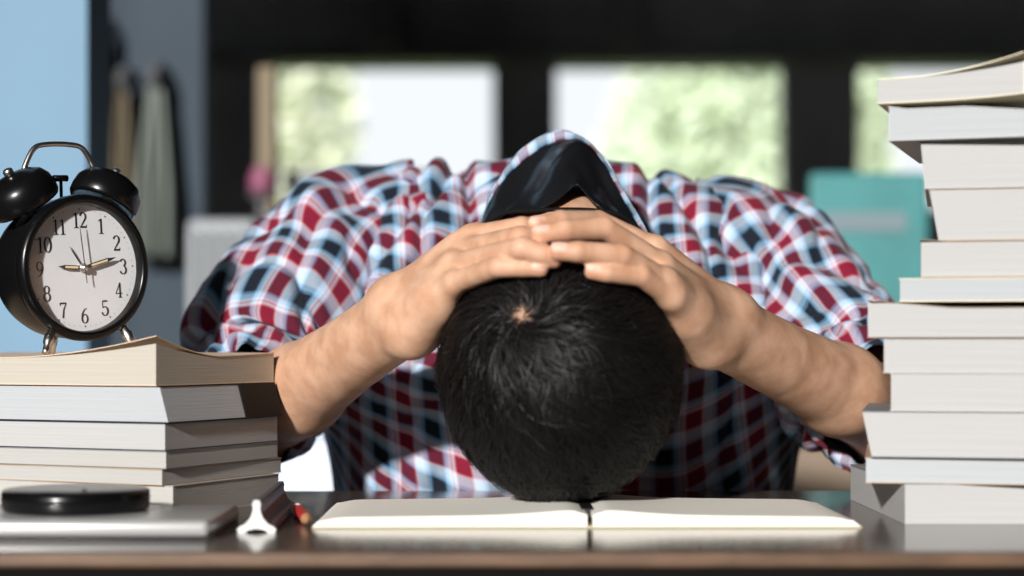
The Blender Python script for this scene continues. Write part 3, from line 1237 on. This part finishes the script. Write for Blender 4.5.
def grid_mesh(name, co_, uvs, m, parent, closed_u=False, thick=.0016, sub=1, offset=-1):
    """co_[i][j], uvs[i][j]; i along, j across."""
    ni, nj = len(co_), len(co_[0])
    verts = [tuple(co_[i][j]) for i in range(ni) for j in range(nj)]
    faces = [(i * nj + j, i * nj + j + 1, (i + 1) * nj + j + 1, (i + 1) * nj + j) for i in range(ni - 1) for j in range(nj - 1)]
    me_ = bpy.data.meshes.new(name)
    me_.from_pydata(verts, [], faces)
    if uvs is not None:
        ul = me_.uv_layers.new(name='UVMap')
        flat = [uvs[i][j] for i in range(ni) for j in range(nj)]
        for lp, l in zip(me_.loops, ul.data):
            l.uv = flat[lp.vertex_index]
    if closed_u:                                   # weld the seam but keep the uv per loop
        bm_ = bmesh.new()
        bm_.from_mesh(me_)
        bmesh.ops.remove_doubles(bm_, verts=bm_.verts, dist=1e-5)
        bm_.to_mesh(me_)
        bm_.free()
    o = link(name, me_, m, parent, True)
    if thick:
        sm_ = o.modifiers.new('cloth thickness', 'SOLIDIFY')
        sm_.thickness = thick
        sm_.offset = offset
    if sub:
        ss = o.modifiers.new('smooth', 'SUBSURF')
        ss.levels = ss.render_levels = sub
    return o


def fold(x, y, z=0.0):
    return noise.noise((x, y, z))


def crease(x, y, z=0.0, wd=.09):
    """Narrow valleys along wandering lines."""
    return -math.exp(-(noise.noise((x, y, z)) / wd) ** 2)


# torso: for every x a profile in the y-z plane, from the back hem over the shoulders down the chest
PROF = [(2.06, -.34), (2.04, -.12), (1.96, .08), (1.86, .225), (1.785, .280), (1.72, .289), (1.665, .272), (1.608, .225), (1.582, .170), (1.572, .10), (1.592, .02), (1.612, -.08), (1.63, -.2), (1.66, -.34)]
NI, NJ = 150, 180
prof = catmull(PROF, NI)
arcl = np.concatenate([[0], np.cumsum([np.linalg.norm(prof[i + 1] - prof[i]) for i in range(NI - 1)])])
XC, XW = .045, .225
cen = V((1.80, .06))
cg, ug = [], []
for i in range(NI):
    row, ur = [], []
    for j in range(NJ):
        s_ = -1 + 2 * j / (NJ - 1)
        low = np.clip((.12 - prof[i][1]) / .3, 0, 1)          # below the arms the shirt hangs straight
        g = (1 - min(1, abs(s_)) ** 4.6 * (.80 - .1 * low)) ** .75
        q = cen + (prof[i] - cen) * g
        x = XC + XW * s_ * (1 - .10 * low)
        nxt = prof[min(i + 1, NI - 1)] - prof[max(i - 1, 0)]
        nv = V((nxt[1], -nxt[0]))
        nv /= np.linalg.norm(nv) + 1e-9
        a_ = arcl[i]
        # folds that run down from the collar to the armpits, and soft creases across the chest
        side_ = 1 if x > XC else -1
        rad_ = math.atan2(q[1] - .30, abs(x - XC) + .03)
        f1 = fold(rad_ * 7 + side_ * 4, 1.5 * math.hypot(q[1] - .3, x - XC) * 8, 2.0 + side_)
        f2 = fold(x * 16 + 1.3 * fold(x * 5, a_ * 6), a_ * 9, 5.5)
        dsp = .0075 * f1 + .0065 * f2 + .011 * crease(rad_ * 3.2 + side_ * 9, 5 * math.hypot(q[1] - .3, x - XC), 8.0, .09) + .008 * crease(x * 9, a_ * 5, 3.3, .08)
        # deep pleats pulled from the collar towards the armpits
        for x0, sl, dp in ((-.078, .25, .013), (-.046, .10, .010), (-.110, .45, .010), (.132, -.20, .012), (.168, -.40, .010)):
            if .08 < q[1] < .30:
                dsp -= dp * math.exp(-((x - x0 - sl * (q[1] - .20) - .006 * math.sin(q[1] * 50 + x0 * 90)) / .0055) ** 2) * min(1, (q[1] - .08) / .05)
        q = q + nv * dsp
        row.append((x, q[0], q[1] - .010 * max(0, min(1, (x - XC) / .1))))
        ur.append((x * 1.08 + .020 * fold(x * 7, a_ * 6, 1) + 10 + .012, a_ + .020 * fold(x * 7, a_ * 6, 7) + .10 * abs(s_) ** 3))
    cg.append(row)
    ug.append(ur)
shirt = grid_mesh('shirt', cg, ug, M_plaid, person)
shirt['label'] = 'red, navy and pale blue plaid shirt'


def sleeve(name, path, radii, seed, uoff, flat=1.0):
    NA, NR = 110, 96
    pr = catmull([tuple(p_) + (r_,) for p_, r_ in zip(path, radii)], NA)
    cg, ug = [], []
    al = 0
    up = V((0, 0, 1))
    for i in range(NA):
        c_ = pr[i][:3]
        t = pr[min(i + 1, NA - 1)][:3] - pr[max(i - 1, 0)][:3]
        t /= np.linalg.norm(t)
        s_ = np.cross(t, up)
        s_ /= np.linalg.norm(s_)
        u_ = np.cross(s_, t)
        if i:
            al += np.linalg.norm(pr[i][:3] - pr[i - 1][:3])
        row, ur = [], []
        f = i / (NA - 1)
        for j in range(NR + 1):
            a = 2 * math.pi * j / NR
            ca2, sa2 = math.cos(a), math.sin(a)
            # creases bunch towards the elbow and twist round the arm
            n1 = fold(ca2 * 1.6 + f * 3.2, sa2 * 1.6 - f * 2.0, seed + f * 2.2)
            n2 = fold(ca2 * 2.4 + seed, sa2 * 2.4, f * 9 + seed)
            n3 = fold(ca2 * 3 - f * 5, sa2 * 3 + f * 6, seed * 2 + f * 3)
            n4 = crease(ca2 * 1.3 - f * 2.5, sa2 * 1.3 + f * 2.0, seed * 3 + f * 1.5, .10)
            n5 = crease(ca2 * 1.1 + 5, sa2 * 1.1 + seed, f * 6, .11)
            rr = pr[i][3] * (1.05 + .12 * n1 + (.05 + .06 * f) * n2 + .06 * n3 + .10 * n4 + (.04 + .10 * f) * n5)
            d_ = s_ * ca2 + u_ * sa2 * flat
            row.append(tuple(c_ + d_ * rr))
            ur.append((uoff + a * .088 + .010 * n1, al + .012 * n2 + .35))
        cg.append(row)
        ug.append(ur)
    o = grid_mesh(name, cg, ug, M_plaid, shirt, True)
    return o


sleeve('sleeve', [(-.085, 1.735, .195), (-.130, 1.725, .190), (-.172, 1.690, .160), (-.203, 1.635, .118), (-.214, 1.607, .088), (-.217, 1.577, .076), (-.219, 1.552, .069)],
       [.086, .089, .080, .072, .064, .057, .050], 3.1, .02)
sleeve('sleeve', [(.160, 1.735, .182), (.206, 1.725, .176), (.246, 1.685, .146), (.273, 1.630, .110), (.288, 1.600, .086), (.296, 1.570, .076), (.300, 1.540, .067)],
       [.084, .087, .076, .068, .061, .057, .051], 8.4, .05)

# collar: arch of plaid cloth standing up behind the bowed neck, lined with black satin
RIM = [(474, 240, 1.50), (484, 212, 1.51), (496, 184, 1.525), (513, 158, 1.54), (536, 138, 1.55), (561, 130.5, 1.553), (586, 138, 1.55), (606, 160, 1.54), (622, 186, 1.525), (638, 214, 1.51), (652, 240, 1.50)]
rim = catmull([tuple(P(*q)) for q in RIM], 64)
INN = [(482, 243, 1.475), (492, 222, 1.475), (512, 212, 1.47), (538, 209, 1.465), (556, 201, 1.468), (568, 191, 1.475), (576, 184, 1.478), (583, 190, 1.475), (592, 200, 1.47), (606, 211, 1.468), (644, 243, 1.475)]
inn = catmull([tuple(P(*q)) for q in INN], 64)
NW = 22
cg, ug = [], []
for k in range(NW + 1):                              # outer, plaid side: from the rim back and down into the shirt
    f = k / NW
    row, ur = [], []
    for j in range(64):
        t = j / 63
        r0 = rim[j]
        mid_ = V((.05, 1.60, .16))
        outw = r0 - V((.045, r0[1], .17))
        outw /= np.linalg.norm(outw)
        p_ = r0 + V((0, 1, 0)) * (.085 * f) + outw * (.004 * math.sin(f * math.pi) - .022 * f * f + .0022 * fold(t * 9, f * 2.2, 4)) + V((0, 0, -1)) * .030 * f * f
        row.append(tuple(p_))
        ur.append((t * .34 + .02 + .004 * fold(t * 8, f * 3), f * .085 + .213))
    cg.append(row)
    ug.append(ur)
collar = grid_mesh('collar', cg, ug, M_plaid, shirt, thick=.0018)
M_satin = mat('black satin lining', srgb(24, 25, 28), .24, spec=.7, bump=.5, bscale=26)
cg = []
for k in range(NW + 1):
    f = k / NW
    row = []
    for j in range(64):
        t = j / 63
        p_ = rim[j] * (1 - f) + inn[j] * f
        bul = math.sin(math.pi * f)
        p_ = p_ + V((0, .002 * bul + .005 * bul * math.sin(t * 17 + f * 5) + .005 * bul * fold(t * 6, f * 3, 3), .006 * bul * math.sin(t * 11 + f * 4)))
        p_ = p_ + V((0, .001, 0))
        row.append(tuple(p_))
    cg.append(row)
NP = 3
uvf = [[(j / 63 * .34 + .03, k / NW * .09 + .05) for j in range(64)] for k in range(NP + 1)]
grid_mesh('collar_facing', cg[:NP + 1], uvf, M_plaid, shirt, thick=.001, offset=1)
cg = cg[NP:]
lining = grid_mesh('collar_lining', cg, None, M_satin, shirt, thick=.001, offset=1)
lining['label'] = 'shiny black lining inside the collar'
# dark neckband crossing the nape
bm = bmesh.new()
nbp = catmull([tuple(P(*q)) for q in [(486, 224, 1.468), (505, 213, 1.462), (535, 210.5, 1.458), (565, 209.5, 1.457), (596, 210.5, 1.460), (622, 216, 1.466), (640, 232, 1.475)]], 40)
tube(bm, [Vector(q) for q in nbp], .0017, 10)
obj('neckband', bm, mat('black knit neckband', srgb(20, 20, 22), .9, spec=.1), shirt, True)

# trousers (hidden below the desk top) and the stool that carries the sitter
M_trs = mat('dark denim', srgb(36, 40, 52), .85, var=.15, vscale=80)
tp = [Cone((.045 - .07, 1.93, -.27), (-.07, 1.52, -.23), .085, .062), Cone((.045 + .07, 1.93, -.27), (.15, 1.52, -.23), .085, .062),
      Cone((-.07, 1.52, -.23), (-.08, 1.56, -.67), .062, .045), Cone((.15, 1.52, -.23), (.16, 1.56, -.67), .062, .045),
      Ell((.045, 1.95, -.24), (.175, .14, .14))]


def trs_sdf(p, c=None, rb=None):
    r = None
    for pr in tp:
        d = pr(p)
        r = d if r is None else smin(r, d, .02)
    return r


co2, fq2 = surface_nets(trs_sdf, (-.2, 1.4, -.735), (.28, 2.14, -.05), .012, 12)
link('trousers', fast_mesh('trousers', co2, fq2), M_trs, person)
for sx_ in (-.08, .16):
    bm = bmesh.new()
    vs, fs = lattice(6, 10, 3, lambda u, v, w: (sx_ + (u - .5) * .09 * (1 - .35 * abs(v - .55)), 1.42 + v * .22, FLOOR + .001 + w * (.035 + .05 * v * v) * (1 - .25 * (2 * u - 1) ** 2)))
    bm.free()
    arrays('shoe', vs, fs, M_black, person)
M_stool = mat('brown stool wood', srgb(110, 78, 54), .5, var=.2, vscale=12, stretch=(1, 6, 6))
st = empty('stool', (.045, 1.98, FLOOR))
tag(st, 'plain brown wooden stool under the person behind the desk', 'stool')
SEAT = -.39 - FLOOR
boxobj('seat', -.19, .19, -.17, .17, SEAT - .035, SEAT, M_stool, st, .008)
for sx_ in (-.15, .15):
    for sy_ in (-.13, .13):
        boxobj('leg', sx_ - .018, sx_ + .018, sy_ - .018, sy_ + .018, 0, SEAT - .035, M_stool, st, .003)
    boxobj('stretcher', sx_ - .01, sx_ + .01, -.112, .112, .14, .165, M_stool, st)

# ------------------------------------------------------------------ things out of focus behind
def cloth(name, label, px0, px1, y0, y1, d, m, seed):
    a, b_ = P(px0, y0, d), P(px1, y1, d)
    rows = []
    for i in range(24):
        f = i / 23
        row = []
        for j in range(30):
            t = j / 29
            spread_ = .35 + .65 * min(1, f * 1.6)
            x = (a.x + b_.x) / 2 + (b_.x - a.x) * (t - .5) * spread_
            row.append((x, d + .03 * math.sin(t * 17 + seed) * (.4 + f) + .02 * fold(t * 3, f * 2, seed), a.z + (b_.z - a.z) * f - .012 * math.sin(t * 17 + seed) * f))
        rows.append(row)
    o = grid_mesh(name, rows, None, m, None, thick=.004, sub=0)
    bm_ = bmesh.new()
    tube(bm_, [((a.x + b_.x) / 2, 4.2, a.z + .03), ((a.x + b_.x) / 2, 4.13, a.z + .02), ((a.x + b_.x) / 2, 4.10, a.z - .015)], .012, 8)
    obj('hook', bm_, M_dark, o)
    tag(o, label, 'cloth', 'cloths hanging behind the clock')
    return o


cloth('hanging_cloth', 'blurred brown cloth hanging beside the blue wall', 92, 111, 30, 175, 4.14, mat('brown cloth', srgb(94, 70, 58), .9), 1)
cloth('hanging_cloth', 'blurred khaki cloth hanging behind the clock handle', 113, 134, 82, 250, 4.14, mat('khaki cloth', srgb(106, 97, 80), .9), 2)
cloth('hanging_cloth', 'blurred pale grey-green cloth hanging right of the clock bells', 137, 176, 78, 262, 4.14, mat('pale grey green cloth', srgb(122, 130, 124), .9), 3)
bxr = empty('white_cabinet', (P(220, 0, 3.5).x, 3.5, FLOOR))
tag(bxr, 'blurred pale grey ribbed cabinet left of the plaid shoulder', 'cabinet')
zt = P(0, 218, 3.5).z - FLOOR
M_wcab = mat('white enamel', srgb(228, 232, 238), .5)
M_gcab = mat('pale grey enamel', srgb(150, 155, 160), .5)
hw = (P(256, 0, 3.5).x - P(186, 0, 3.5).x) / 2
boxobj('cabinet_body', -hw, hw, .02, .22, 0, zt, M_gcab, bxr, .01)
for k in range(5):
    x = -hw + (k + .5) * 2 * hw / 5
    boxobj('rib', x - hw / 5 * .7, x + hw / 5 * .7, 0, .02, .03, zt - .02, M_gcab, bxr, .004)
# tall cream post and pink ball at the first window
M_post = mat('dull tan paint', srgb(128, 116, 96), .8)
po = empty('cream_post', (P(268, 0, 4.0).x, 4.0, FLOOR))
tag(po, 'blurred tan post at the left edge of the left window', 'post')
boxobj('shaft', -.020, .020, -.03, .03, .03, P(0, 68, 4.0).z - FLOOR, M_post, po, .006)
boxobj('foot', -.06, .06, -.06, .06, 0, .03, M_tan, po, .006)
sh = empty('white_shelf', (P(322, 0, 4.1).x, 4.1, FLOOR))
tag(sh, 'blurred pale cupboard below the left window', 'cupboard')
zs = P(0, 172, 4.1).z - FLOOR
boxobj('carcass', -.075, .25, .0, .3, 0, zs - .03, M_gcab, sh, .005)
boxobj('worktop', -.08, .26, -.02, .31, zs - .03, zs, M_gcab, sh, .006)
for sx_ in (-.07, .09):
    dr_ = boxobj('door', sx_, sx_ + .15, -.018, -.001, .06, zs - .06, M_gcab, sh, .004)
    boxobj('handle', sx_ + .12, sx_ + .13, -.04, -.018, zs * .5, zs * .5 + .1, M_beam, dr_)
pk = empty('pink_jug', P(262, 196, 3.85))
tag(pk, 'small blurred pink pot beside the left window', 'pot')
pk.location.z = 0
pkz = P(262, 182, 3.85).z
bm = bmesh.new()
lathe(bm, [(.018, -.024), (.025, -.014), (.027, 0), (.024, .016), (.018, .023), (.021, .028)], 24)
M_pink = mat('pink glaze', srgb(140, 78, 106), .5)
pb_ = obj('pot_body', bm, M_pink, pk, True)
pb_.location.z = pkz
bm = bmesh.new()
lathe(bm, [(.06, 0), (.06, .02), (.012, .03), (.010, pkz - .035 - FLOOR), (.03, pkz - .030 - FLOOR), (.03, pkz - .024 - FLOOR)], 20)
stn = empty('plant_stand', (pk.location.x, pk.location.y, FLOOR))
tag(stn, 'slim dark stand carrying the small pink pot', 'stand')
obj('stand_column', bm, M_dark, stn)
# teal board on the right
tl = empty('teal_board', (P(870, 0, 3.5).x, 3.5, FLOOR))
tag(tl, 'blurred teal board with a pinkish band left of the right stack', 'board')
hw = (P(932, 0, 3.5).x - P(812, 0, 3.5).x) / 2
z0_, z1_ = P(0, 318, 3.5).z - FLOOR, P(0, 172, 3.5).z - FLOOR
M_teal = mat('teal paint', srgb(64, 132, 134), .55, var=.12, vscale=7)
boxobj('panel', -hw, hw, 0, .03, z0_, z1_, M_teal, tl, .01)
zb_ = P(0, 222, 3.5).z - FLOOR
boxobj('painted_band', -hw * .8, hw * .6, -.004, 0, zb_ - .018, zb_ + .018, mat('dusty pink band', srgb(112, 130, 138), .6), tl)
for s in (-1, 1):
    boxobj('leg', s * hw * .85 - .02, s * hw * .85 + .02, .004, .028, 0, z0_, M_dark, tl)
# pale box low on the left and brown counter low on the right, seen under the arms
cr_ = empty('white_crate', (P(300, 0, 2.6).x, 2.6, FLOOR))
tag(cr_, 'blurred bluish white crate seen under the left forearm', 'crate')
ztop_ = P(0, 418, 2.6).z - FLOOR
M_crate = mat('bluish white plastic', srgb(214, 224, 240), .5)
boxobj('crate_body', -.15, .15, 0, .25, 0, ztop_ - .03, M_crate, cr_, .01)
boxobj('rim', -.16, .16, -.01, .26, ztop_ - .03, ztop_, M_crate, cr_, .008)
for k in range(4):
    boxobj('rib', -.13 + k * .08, -.11 + k * .08, -.008, 0, .02, ztop_ - .04, M_crate, cr_, .003)
ct_ = empty('brown_counter', (P(832, 0, 2.9).x, 2.9, FLOOR))
tag(ct_, 'blurred brown counter seen under the right elbow', 'counter')
zc_ = P(0, 425, 2.9).z - FLOOR
M_cnt = mat('brown counter front', srgb(128, 112, 96), .7, var=.1, vscale=8)
boxobj('counter_body', -.25, .3, 0, .3, 0, zc_ - .03, M_cnt, ct_, .004)
boxobj('counter_top', -.27, .32, -.02, .31, zc_ - .03, zc_, M_cnt, ct_, .006)

# trees outside the windows
M_bark = mat('grey bark', srgb(120, 108, 92), .9, var=.2, vscale=14)


def tree(label, x, y, zc, rx, rz, col, seed, nl=1500):
    r2 = np.random.default_rng(seed)
    root_ = empty('tree', (x, y, FLOOR - .05))
    tag(root_, label, 'tree', 'trees beyond the windows')
    bm_ = bmesh.new()
    top_ = zc - FLOOR
    tube(bm_, [(0, 0, 0), (.05, 0, top_ * .5), (0, .05, top_)], [.14, .1, .05], 10)
    obj('trunk', bm_, M_bark, root_, True)
    c_ = r2.normal(size=(nl, 3))
    c_ /= np.linalg.norm(c_, axis=1)[:, None]
    c_ *= (r2.random((nl, 1)) ** .45) * V((rx, rx * .8, rz))
    c_[:, 2] += top_
    a_ = r2.normal(size=(nl, 3)); a_ /= np.linalg.norm(a_, axis=1)[:, None]
    b2 = np.cross(a_, r2.normal(size=(nl, 3))); b2 /= np.linalg.norm(b2, axis=1)[:, None]
    sz = .11 + .09 * r2.random((nl, 1))
    v_ = np.stack([c_ - a_ * sz, c_ + b2 * sz * .45, c_ + a_ * sz, c_ - b2 * sz * .45], 1).reshape(-1, 3)
    f_ = np.arange(nl * 4).reshape(-1, 4)
    o = link('foliage', fast_mesh('foliage', v_, f_), mat('pale leaves', col, .6, var=.25, vscale=3), root_)
    o['kind'] = 'stuff'


def tr_at(label, px, py, d, rpx, rz, col, seed, nl=1500):
    q = P(px, py, d)
    tree(label, q.x, d, q.z, rpx * d / F, rz, col, seed, nl)


G1, G2 = srgb(204, 216, 190), srgb(216, 226, 206)
tr_at('pale yellow-green tree in the left part of the left window', 300, 130, 20, 62, 1.4, srgb(220, 224, 204), 1, 700)
tr_at('pale green tree in the middle window', 720, 135, 19.0, 78, 1.2, G1, 2, 1000)
tr_at('light green tree farther off behind the middle window', 660, 150, 24.0, 60, 1.3, G2, 3, 900)
tr_at('bright green tree at the left edge of the right window', 858, 130, 20, 34, 1.4, G1, 4, 900)
